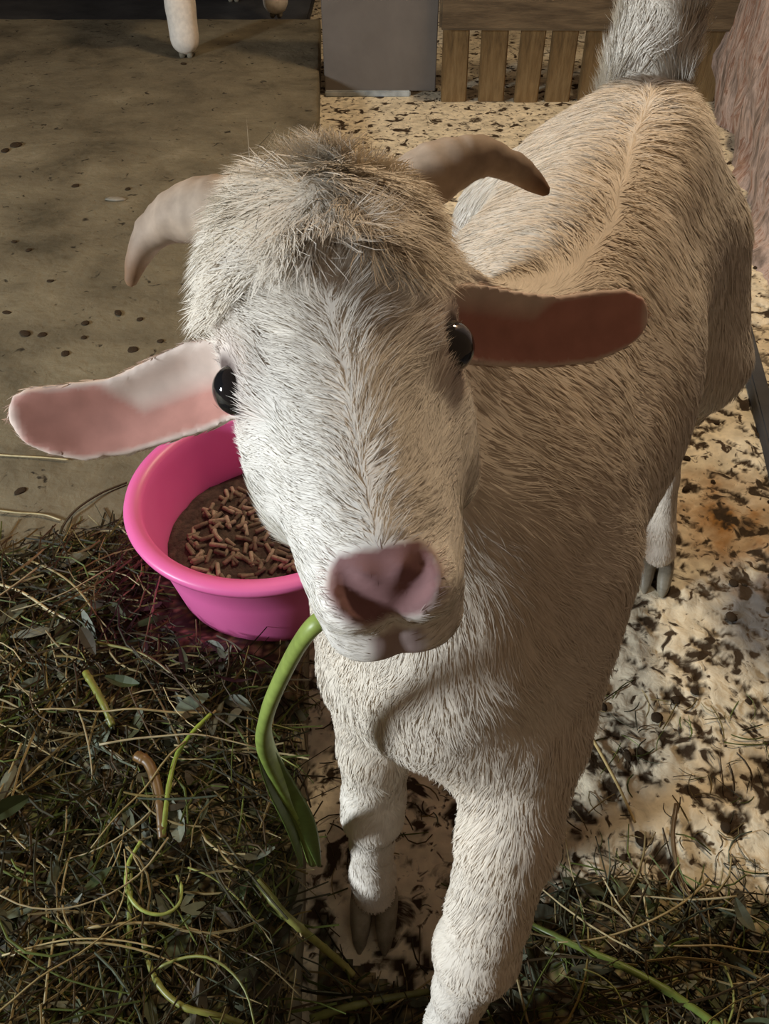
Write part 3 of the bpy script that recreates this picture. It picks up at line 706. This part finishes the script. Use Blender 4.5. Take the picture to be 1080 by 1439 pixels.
def sampler(hf, z0, box, dmin, dz):
    def f(r, n):
        P = np.zeros((n*4, 3)); P[:, 0] = r.uniform(box[0], box[1], n*4); P[:, 1] = r.uniform(box[2], box[3], n*4)
        h, d = hf(P); P[:, 2] = z0+h+r.random(n*4)**2*dz
        P = P[(d > dmin) & (np.hypot(P[:, 0]-BC[0], P[:, 1]-BC[1]) > (.135 if dz < .01 or dmin < .02 else .185))]; return P[:n]
    return f
zL = lambda P: SLAB_H+heapL(P)[0]; zR = lambda P: heapR(P)[0]
bL = (-.62, -.04, -.15, .72); bR = (-.05, .55, -.15, .32)
# left heap
hv, hq = heap_grid('h', -.96, -.03, -.16, .72, 190, 180, heapL, SLAB_H+.0005)
parts = [(hv, [hq])]; cols = [pc[rng.choice(len(pc), len(hv), p=pw)]]
sL = sampler(heapL, SLAB_H, bL, .006, .020)
V, p_, c_ = litter('l', 6500, sL, zL, 11, .03, .13, .0005, .0014); parts.append((V, p_)); cols.append(c_)
V, p_, c_ = leaf_arrays(np.random.default_rng(12), 650, sL, zL); parts.append((V, p_)); cols.append(c_)
sO = sampler(heapL, SLAB_H, bL, -.06, .003)
V, p_, c_ = litter('l', 500, lambda r, n: np.array([x for x in sO(r, n) if x[0] < edge_x(x[1])-.03]), lambda P: np.full(len(P), SLAB_H), 13, .015, .05, .0004, .0009); parts.append((V, p_)); cols.append(c_)
V, polys = join_arrays(parts)
hl = link('grass_heap', mesh_np('grass_heap', V, polys, False, np.vstack(cols), M_plant)); hl['kind'] = 'stuff'; tag(hl, 'tangled heap of dry grass, stems and leaves on the raised platform', 'grass')
# right litter
hv, hq = heap_grid('h', -.06, .56, -.21, .34, 130, 110, heapR, .0005)
parts = [(hv, [hq])]; cols = [pc[rng.choice(len(pc), len(hv), p=pw)]]
sR = sampler(heapR, 0, bR, .003, .016)
V, p_, c_ = litter('l', 2600, sR, zR, 14, .03, .12, .0005, .0014); parts.append((V, p_)); cols.append(c_)
V, p_, c_ = leaf_arrays(np.random.default_rng(15), 330, sR, zR); parts.append((V, p_)); cols.append(c_)
sO = sampler(heapR, 0, (-.06, .5, -.1, .52), -.20, .004)
V, p_, c_ = litter('l', 1000, lambda r, n: np.array([x for x in sO(r, n) if x[0] > edge_x(x[1])+.02]), lambda P: np.full(len(P), .0), 16, .012, .05, .0004, .0010); parts.append((V, p_)); cols.append(c_)
V, polys = join_arrays(parts)
hr = link('grass_litter', mesh_np('grass_litter', V, polys, False, np.vstack(cols), M_plant)); hr['kind'] = 'stuff'; tag(hr, 'dark trampled grass litter on the floor around the forelegs', 'grass')

# ------------------------------------------------------------------ stalks that can be told apart
def stalk(name, pts, r0, r1, c0, c1, label, cat, group=None, k=9, seg=8, knots=True):
    C = catmull(pts, max(10, seg*len(pts))); n = len(C); tt = np.linspace(0, 1, n); R = r0+(r1-r0)*tt
    if knots: R = R*(1+.22*np.exp(-((tt*4) % 1-.5)**2/.004)*(tt > .08))
    V, polys = tube_arrays(C, R, k)
    cc = mix(np.tile(np.array(lin(*c0)[:3]), (len(V), 1)), np.tile(np.array(lin(*c1)[:3]), (len(V), 1)), np.concatenate([np.repeat(tt, k), [0, 1]]))
    o = link(name, mesh_np(name, V, polys, True, cc, M_stalk)); return tag(o, label, cat, group)
def on(z, *uv):
    out = []
    for u, v, dz in uv:
        p = onz(u, v, z+dz)
        for _ in range(6):
            q = np.array([[p[0], p[1], 0.0]])
            if p[0] < edge_x(p[1]): h = SLAB_H+heapL(q)[0][0]
            else: h = max(float(floor_z(q)[0]), heapR(q)[0][0])
            p = onz(u, v, h+(.012 if z == S_ else .006 if z > .004 and z < .02 else .002)+.4*dz)
        out.append(p)
    return out
GR = (128, 150, 62); GD = (72, 96, 36); YG = (150, 150, 70); ST = (190, 176, 134)
S_ = SLAB_H+.024
mo = head_w(.084, -.027, -.004); m1 = head_w(.084, -.0355, -.021)
sp = [mo, m1, px(436, 884, .312), px(404, 935, .345), px(376, 1000, .385), px(372, 1045, .425), px(394, 1095, .475), px(424, 1150, .53), onz(440, 1205, SLAB_H+.012)]
C = catmull(sp, 70); tt = np.linspace(0, 1, 70); V, polys = tube_arrays(C, np.interp(tt, [0, .12, .55, .62, 1], [.0036, .0042, .0048, .0062, .0075]), 14, np.float64(.75))
cc = mix(np.tile(np.array(lin(140, 158, 78)[:3]), (len(V), 1)), np.tile(np.array(lin(122, 142, 66)[:3]), (len(V), 1)), np.clip((np.concatenate([np.repeat(tt, 14), [0, 1]])-.45)/.25, 0, 1))  # lower part a little darker, mostly shade put into the green
chew = empty('chewed_stalk', tuple(C[-1])); tag(chew, 'thick fresh green stalk hanging from the goat\'s mouth', 'stalk')
o = link('stem', mesh_np('stem', V-C[-1], polys, True, cc, M_stalk), None, chew)
for a_, w_, off in ((.60, .0065, .006), (.56, .005, -.008)):
    i0 = int(a_*70); cl = C[i0:]+np.linspace(0, 1, 70-i0)[:, None]*np.array([off, -.01, .006]); tl = np.linspace(0, 1, len(cl))
    V, polys = tube_arrays(cl, w_*np.sin(np.pi*np.clip(tl*.9+.06, 0, 1))**.7, 10, .10)
    lf_ = link('leaf', mesh_np('leaf', V-C[-1], polys, True, np.tile(np.array(lin(92, 112, 52)[:3]), (len(V), 1)), M_stalk), None, chew)
stalk('curled_stem', on(S_, (198, 1182, .02), (180, 1215, .022), (178, 1250, .022), (198, 1278, .022), (228, 1285, .02), (250, 1272, .02), (255, 1248, .018), (248, 1230, .012)), .0016, .0011, (150, 165, 78), (140, 150, 80), 'slender green stem curled into an open ring on the grass heap', 'stem')
stalk('bent_stem', on(S_, (296, 1003, .025), (268, 1032, .026), (248, 1062, .024), (238, 1100, .020), (232, 1145, .012), (228, 1178, .004)), .0017, .0024, (140, 160, 60), (120, 130, 60), 'bright green arched stem rising from a brown root clump', 'stem')
stalk('upright_stem', on(S_, (183, 1225, .012), (182, 1280, .010), (180, 1340, .008), (172, 1390, .008), (166, 1445, .006)), .0020, .0024, (120, 130, 62), (100, 108, 50), 'straight olive stem lying under the curled ring', 'stem')
stalk('knotty_stem', on(S_, (200, 1300, .010), (206, 1345, .012), (226, 1388, .012), (258, 1415, .012), (300, 1426, .010), (345, 1440, .006)), .0020, .0023, (110, 116, 54), (136, 134, 66), 'knotty yellow-green stem bending along the heap edge', 'stem')
stalk('thick_stem', [onz(362, 1238, SLAB_H+.026), onz(395, 1280, SLAB_H+.022), onz(424, 1306, SLAB_H+.012), onz(452, 1330, .040), onz(478, 1352, .016), onz(496, 1370, .006)], .0034, .0028, (112, 116, 58), (158, 150, 84), 'thick jointed yellow-green stem fallen off the platform edge', 'stem')
stalk('short_stem', on(S_, (120, 945, .014), (134, 968, .016), (148, 995, .014), (158, 1020, .010)), .0034, .0030, (124, 128, 56), (112, 116, 52), 'short fat green stem piece in the dry tangle', 'stem')
stalk('cut_stem', on(SLAB_H, (196, 812, .008), (205, 796, .010), (214, 783, .010)), .0034, .0030, (150, 152, 74), (140, 140, 66), 'stubby cut green stem beside the pink basin', 'stem')
stalk('floor_stem', on(.010, (738, 1296, .008), (800, 1325, .012), (870, 1356, .014), (930, 1388, .014), (1000, 1436, .012), (1040, 1470, .01)), .0028, .0034, (98, 112, 52), (112, 132, 62), 'long green stem lying across the litter by the foreleg', 'stem')
stalk('low_stem', on(.008, (436, 1432, .014), (490, 1415, .012), (550, 1402, .012), (610, 1392, .006)), .0032, .0024, (120, 124, 66), (104, 106, 56), 'olive stem lying before the hooves of the goat', 'stem')
stalk('pale_straw', on(SLAB_H, (-40, 636, .003), (10, 640, .004), (62, 643, .005), (96, 646, .003)), .0013, .0010, ST, ST, 'pale straw lying on bare platform below the ear', 'straw', knots=False)
stalk('pale_straw', on(SLAB_H, (-40, 712, .003), (20, 720, .005), (60, 723, .005), (86, 731, .003)), .0013, .0010, (160, 146, 104), ST, 'pale straw lying just outside the grass heap', 'straw', knots=False)
stalk('pale_straw', on(S_, (-20, 815, .010), (30, 832, .014), (70, 858, .014), (102, 874, .008)), .0017, .0012, ST, (190, 176, 132), 'shiny pale straw stretched over the top of the heap', 'straw', knots=False)
stalk('dark_twig', on(SLAB_H, (178, 678, .003), (140, 694, .005), (105, 718, .006), (86, 745, .005), (82, 778, .004)), .0013, .0015, (66, 54, 36), (60, 48, 32), 'thin dark curved twig beside the basin', 'twig', knots=False)
stalk('golden_straw', on(.0, (832, 1038, .004), (850, 1070, .006), (872, 1112, .006), (892, 1156, .003)), .0018, .0013, (186, 164, 110), (176, 152, 100), 'golden straw lying on the pale pitted floor', 'straw', knots=False)
stalk('brown_stem', on(.0, (950, 1130, .006), (945, 1180, .010), (958, 1240, .012), (990, 1290, .010)), .0022, .0018, (92, 74, 50), (104, 86, 60), 'brown branching stem at the edge of the litter', 'stem')
stalk('pale_straw', on(.0, (765, 1338, .012), (820, 1346, .013), (875, 1350, .010)), .0012, .0010, (130, 126, 104), (120, 116, 96), 'grey straw crossing under the long green stem', 'straw', knots=False)
stalk('dry_straw', on(S_, (136, 903, .012), (180, 912, .014), (212, 925, .012), (245, 950, .008)), .0015, .0011, (130, 132, 70), (150, 136, 92), 'greenish straw with a pale shine on the heap below the basin', 'straw', knots=False)
stalk('root_clump', on(S_, (192, 1062, .010), (210, 1075, .014), (222, 1110, .012), (226, 1150, .008), (228, 1178, .002)), .0050, .0035, (112, 84, 46), (100, 78, 46), 'brown fibrous root clump in the grass heap', 'root')

# loose straws and leaves: individuals that only their place tells apart
straw_me = []
for k in range(10):
    r = np.random.default_rng(200+k); L = r.uniform(.06, .15); b = r.normal()*.6
    pts = [(L*t*math.cos(b*t), L*t*math.sin(b*t), .010*math.sin(3.14*(t+.5))*r.uniform(.2, 1)) for t in np.linspace(-.5, .5, 6)]
    C = catmull(pts, 14); V, polys = tube_arrays(C, np.interp(np.linspace(0, 1, 14), [0, 1], [r.uniform(.0007, .0013), .0006]), 6)
    c = np.array(lin(*[(176, 160, 116), (150, 134, 92), (124, 128, 68), (164, 152, 118), (108, 92, 60)][k % 5])[:3]); straw_me.append(mesh_np('loose_straw', V, polys, True, np.tile(c, (len(V), 1)), M_stalk))
def scatter(name, meshes, n, samp, seed, label, cat, group, dz=.004, tilt=.12):
    r = np.random.default_rng(seed); P = samp(r, n*3); k = 0
    for p in P:
        me = meshes[k % len(meshes)]; rot = (r.normal()*tilt, r.normal()*tilt, r.random()*6.28); s_k = r.uniform(.75, 1.2)
        Mx = Matrix.LocRotScale(Vector((p[0], p[1], p[2]+dz)), Matrix.Rotation(rot[2], 3, 'Z') @ Matrix.Rotation(rot[1], 3, 'Y') @ Matrix.Rotation(rot[0], 3, 'X'), Vector((s_k,)*3))
        W_ = np.array([(Mx @ v.co)[:] for v in me.vertices])
        if blocked(W_).any(): continue
        o = link(name, me); o.location = Mx.translation; o.rotation_euler = rot; o.scale = (s_k,)*3
        tag(o, label[k % len(meshes) % len(label)], cat, group); k += 1
        if k == n: break
scatter('loose_straw', straw_me, 85, sampler(heapL, SLAB_H, (-.50, -.06, .02, .70), .03, .02), 31, ['%s loose straw strewn over the grass heap on the platform' % c for c in ('cream', 'tan', 'olive green', 'light beige', 'dull brown')], 'straw', 'loose straws on the platform heap', .004)
scatter('litter_straw', straw_me, 45, sampler(heapR, 0, (-.04, .34, .02, .32), .01, .008), 32, ['%s loose straw strewn over the floor litter by the forelegs' % c for c in ('cream', 'tan', 'olive green', 'light beige', 'dull brown')], 'straw', 'loose straws in the floor litter', .004)
leaf_me = []
for k in range(8):
    r = np.random.default_rng(300+k); V, polys, c = leaf_arrays(r, 1, lambda q, n: np.zeros((1, 3)), lambda g: np.full(len(g), -1.0)); V = V*1.25
    c = np.tile(np.array(lin(*[(96, 104, 86), (84, 92, 66), (112, 116, 104), (74, 66, 42)][k % 4])[:3]), (len(V), 1))
    me = mesh_np('wilted_leaf', V, polys, True, c, M_plant); leaf_me.append(me)
scatter('wilted_leaf', leaf_me, 60, sampler(heapL, SLAB_H, (-.46, -.06, .02, .62), .03, .012), 33, ['wilted %s leaf lying in the grass heap on the platform' % c for c in ('grey-green', 'olive', 'pale grey', 'brown')], 'leaf', 'wilted leaves in the platform heap', .007, .4)
scatter('litter_leaf', leaf_me, 24, sampler(heapR, 0, (-.03, .34, .04, .30), .01, .006), 34, ['wilted %s leaf lying in the floor litter by the forelegs' % c for c in ('grey-green', 'olive', 'pale grey', 'brown')], 'leaf', 'wilted leaves in the floor litter', .005, .35)

# ------------------------------------------------------------------ droppings and crumbs
dm = []
for k in range(6):
    bm = bmesh.new(); bmesh.ops.create_icosphere(bm, subdivisions=2, radius=1); r = np.random.default_rng(400+k); A = np.array([v.co[:] for v in bm.verts]); f = 1+.28*nz(A, 400+k, 2, 2.2)
    sx, sy = r.uniform(.7, 1.3), r.uniform(.6, 1)
    for v, g in zip(bm.verts, f): v.co = Vector((v.co.x*g*sx, v.co.y*g*sy, v.co.z*g*.45))
    dm.append(from_bm('dropping', bm, M_dung, True))
r = np.random.default_rng(41)
for k in range(130):
    y = r.uniform(.22, 1.5); x = r.uniform(.10, .62) if y < .9 else r.uniform(.1, .75)
    s_k = r.uniform(.003, .008)*(2.0 if k % 12 == 0 else 1)
    if abs(x-.325) < .05 and abs(y-.64) < .06: continue
    z = float(floor_z(np.array([[x, y, 0.0]]))[0])
    o = link('dropping', dm[k % 6]); o.location = (x, y, z+.25*s_k); o.scale = (s_k,)*3; o.rotation_euler = (0, 0, r.random()*6.28)
    tag(o, '%s dark dropping stuck to the pale pitted floor' % ('large' if k % 12 == 0 else 'small'), 'dropping', 'droppings on the pale floor')
for k, (u, v, s_k) in enumerate([(22, 205, .016), (8, 212, .012), (106, 262, .009), (180, 266, .007), (40, 352, .007), (166, 440, .008), (197, 449, .007), (36, 470, .010), (59, 471, .008), (120, 455, .008), (92, 497, .009), (10, 440, .007), (118, 475, .006), (70, 395, .006), (188, 492, .009), (20, 340, .006), (258, 90, .010), (150, 560, .006), (80, 600, .007), (30, 690, .008), (225, 480, .006)]):
    p = onz(u, v, SLAB_H); o = link('clump', dm[k % 6]); o.location = (p[0], p[1], SLAB_H+.1*s_k); o.scale = (s_k, s_k, s_k*.6); o.rotation_euler = (0, 0, k*1.7)
    tag(o, 'dark dirt clump stuck to the bare platform', 'dirt clump', 'dirt clumps on the platform')
bm = bmesh.new(); bmesh.ops.create_icosphere(bm, subdivisions=2, radius=1); A = np.array([v.co[:] for v in bm.verts]); f = 1+.3*nz(A, 480, 2, 2.5)
for v, g in zip(bm.verts, f): v.co = Vector((v.co.x*g*.022, v.co.y*g*.009, v.co.z*g*.0025))
o = link('pale_flake', from_bm('pale_flake', bm, noise_mat('pale_flake', [(.3, lin(130, 124, 110)), (.7, lin(156, 150, 136))], 60), True)); p = onz(163, 281, SLAB_H); o.location = (p[0], p[1], SLAB_H+.002); tag(o, 'pale chip lying on the bare platform', 'chip')
# plank on the floor along the wall
a, b = onz(1040, 470, 0), onz(1094, 680, 0); d = (b-a); L = np.linalg.norm(d)
bm = bmesh.new(); box_bm(bm, -L/2, L/2, -.012, .012, -.002, .022, .003)
o = link('dark_plank', from_bm('dark_plank', bm, M_mat)); o.location = (a+b)/2; o.rotation_euler = (0, 0, math.atan2(d[1], d[0])); tag(o, 'narrow dark batten lying on the floor beside the goat', 'batten')

# ------------------------------------------------------------------ second goat behind, only its legs reach into view
A = onz(262, 80, SLAB_H); B = onz(388, 24, SLAB_H); cx = (A[0]+B[0])/2
F1 = np.array([A[0]+.02, 3.42, .021]); F2 = np.array([B[0]+.02, 3.50, .021])
def leg2(foot, top, hind):
    f = np.asarray(foot, float)
    if hind: return [(top, .085), ((f[0], f[1]-.02, f[2]+.42), .060), ((f[0], f[1]+.05, f[2]+.30), .052), ((f[0], f[1]+.045, f[2]+.25), .048), ((f[0], f[1]+.02, f[2]+.12), .042), ((f[0], f[1]+.01, f[2]+.045), .042)]
    return [(top, .075), ((f[0], f[1], f[2]+.36), .050), ((f[0], f[1], f[2]+.26), .040), ((f[0], f[1], f[2]+.14), .028), ((f[0], f[1], f[2]+.045), .031)]
L2 = [leg2(A, (cx-.08, 2.80, .58), True), leg2(B, (cx+.08, 2.86, .58), True), leg2(F1, (cx-.07, 3.42, .50), False), leg2(F2, (cx+.07, 3.46, .50), False)]
def sd2(p):
    d = sd_ell(p, (cx, 3.13, .62), (.17, .42, .18))
    d = smin(d, sd_ell(p, (cx, 2.82, .66), (.13, .16, .14)), .08); d = smin(d, sd_ell(p, (cx, 3.45, .60), (.13, .16, .17)), .08)
    d = smin(d, sd_chain(p, [((cx, 3.50, .70), .10), ((cx, 3.66, .92), .065)]), .06)
    d = smin(d, sd_chain(p, [((cx, 3.66, .95), .062), ((cx, 3.80, .88), .040), ((cx, 3.86, .85), .030)]), .03)
    for sg in (-1, 1): d = smin(d, sd_chain(p, [((cx+sg*.05, 3.64, .95), .018), ((cx+sg*.16, 3.66, .93), .020)]), .02)
    d = smin(d, sd_chain(p, [((cx, 2.70, .70), .03), ((cx, 2.64, .78), .02)]), .03)
    for L in L2: d = smin(d, sd_chain(p, L), .04)
    return d
V2, Q2 = surface_nets(sd2, (cx-.26, 2.35, .0), (cx+.30, 3.98, 1.06), .011)
V2 = relax(V2, Q2, 2); c2 = mix(np.tile(white, (len(V2), 1)), np.tile(cream, (len(V2), 1)), np.clip(.4+.4*nz(V2, 91, 3, 12), 0, 1))
g2 = empty('goat', (cx, 3.0, 0)); tag(g2, 'pale goat standing at the far end of the platform', 'goat')
o = link('body', mesh_np('body', V2, [Q2], True, c2, M_skin), None, g2); o.location = -Vector(g2.location)
def g2part(name, me, mat=None):
    o = link(name, me, mat); o.parent = g2; o.location = -Vector(g2.location); return o
for ft_ in (A, B, F1, F2): hoof((ft_[0], ft_[1]+.01, ft_[2]-.002), (0, 1), g2part, M_hoof)
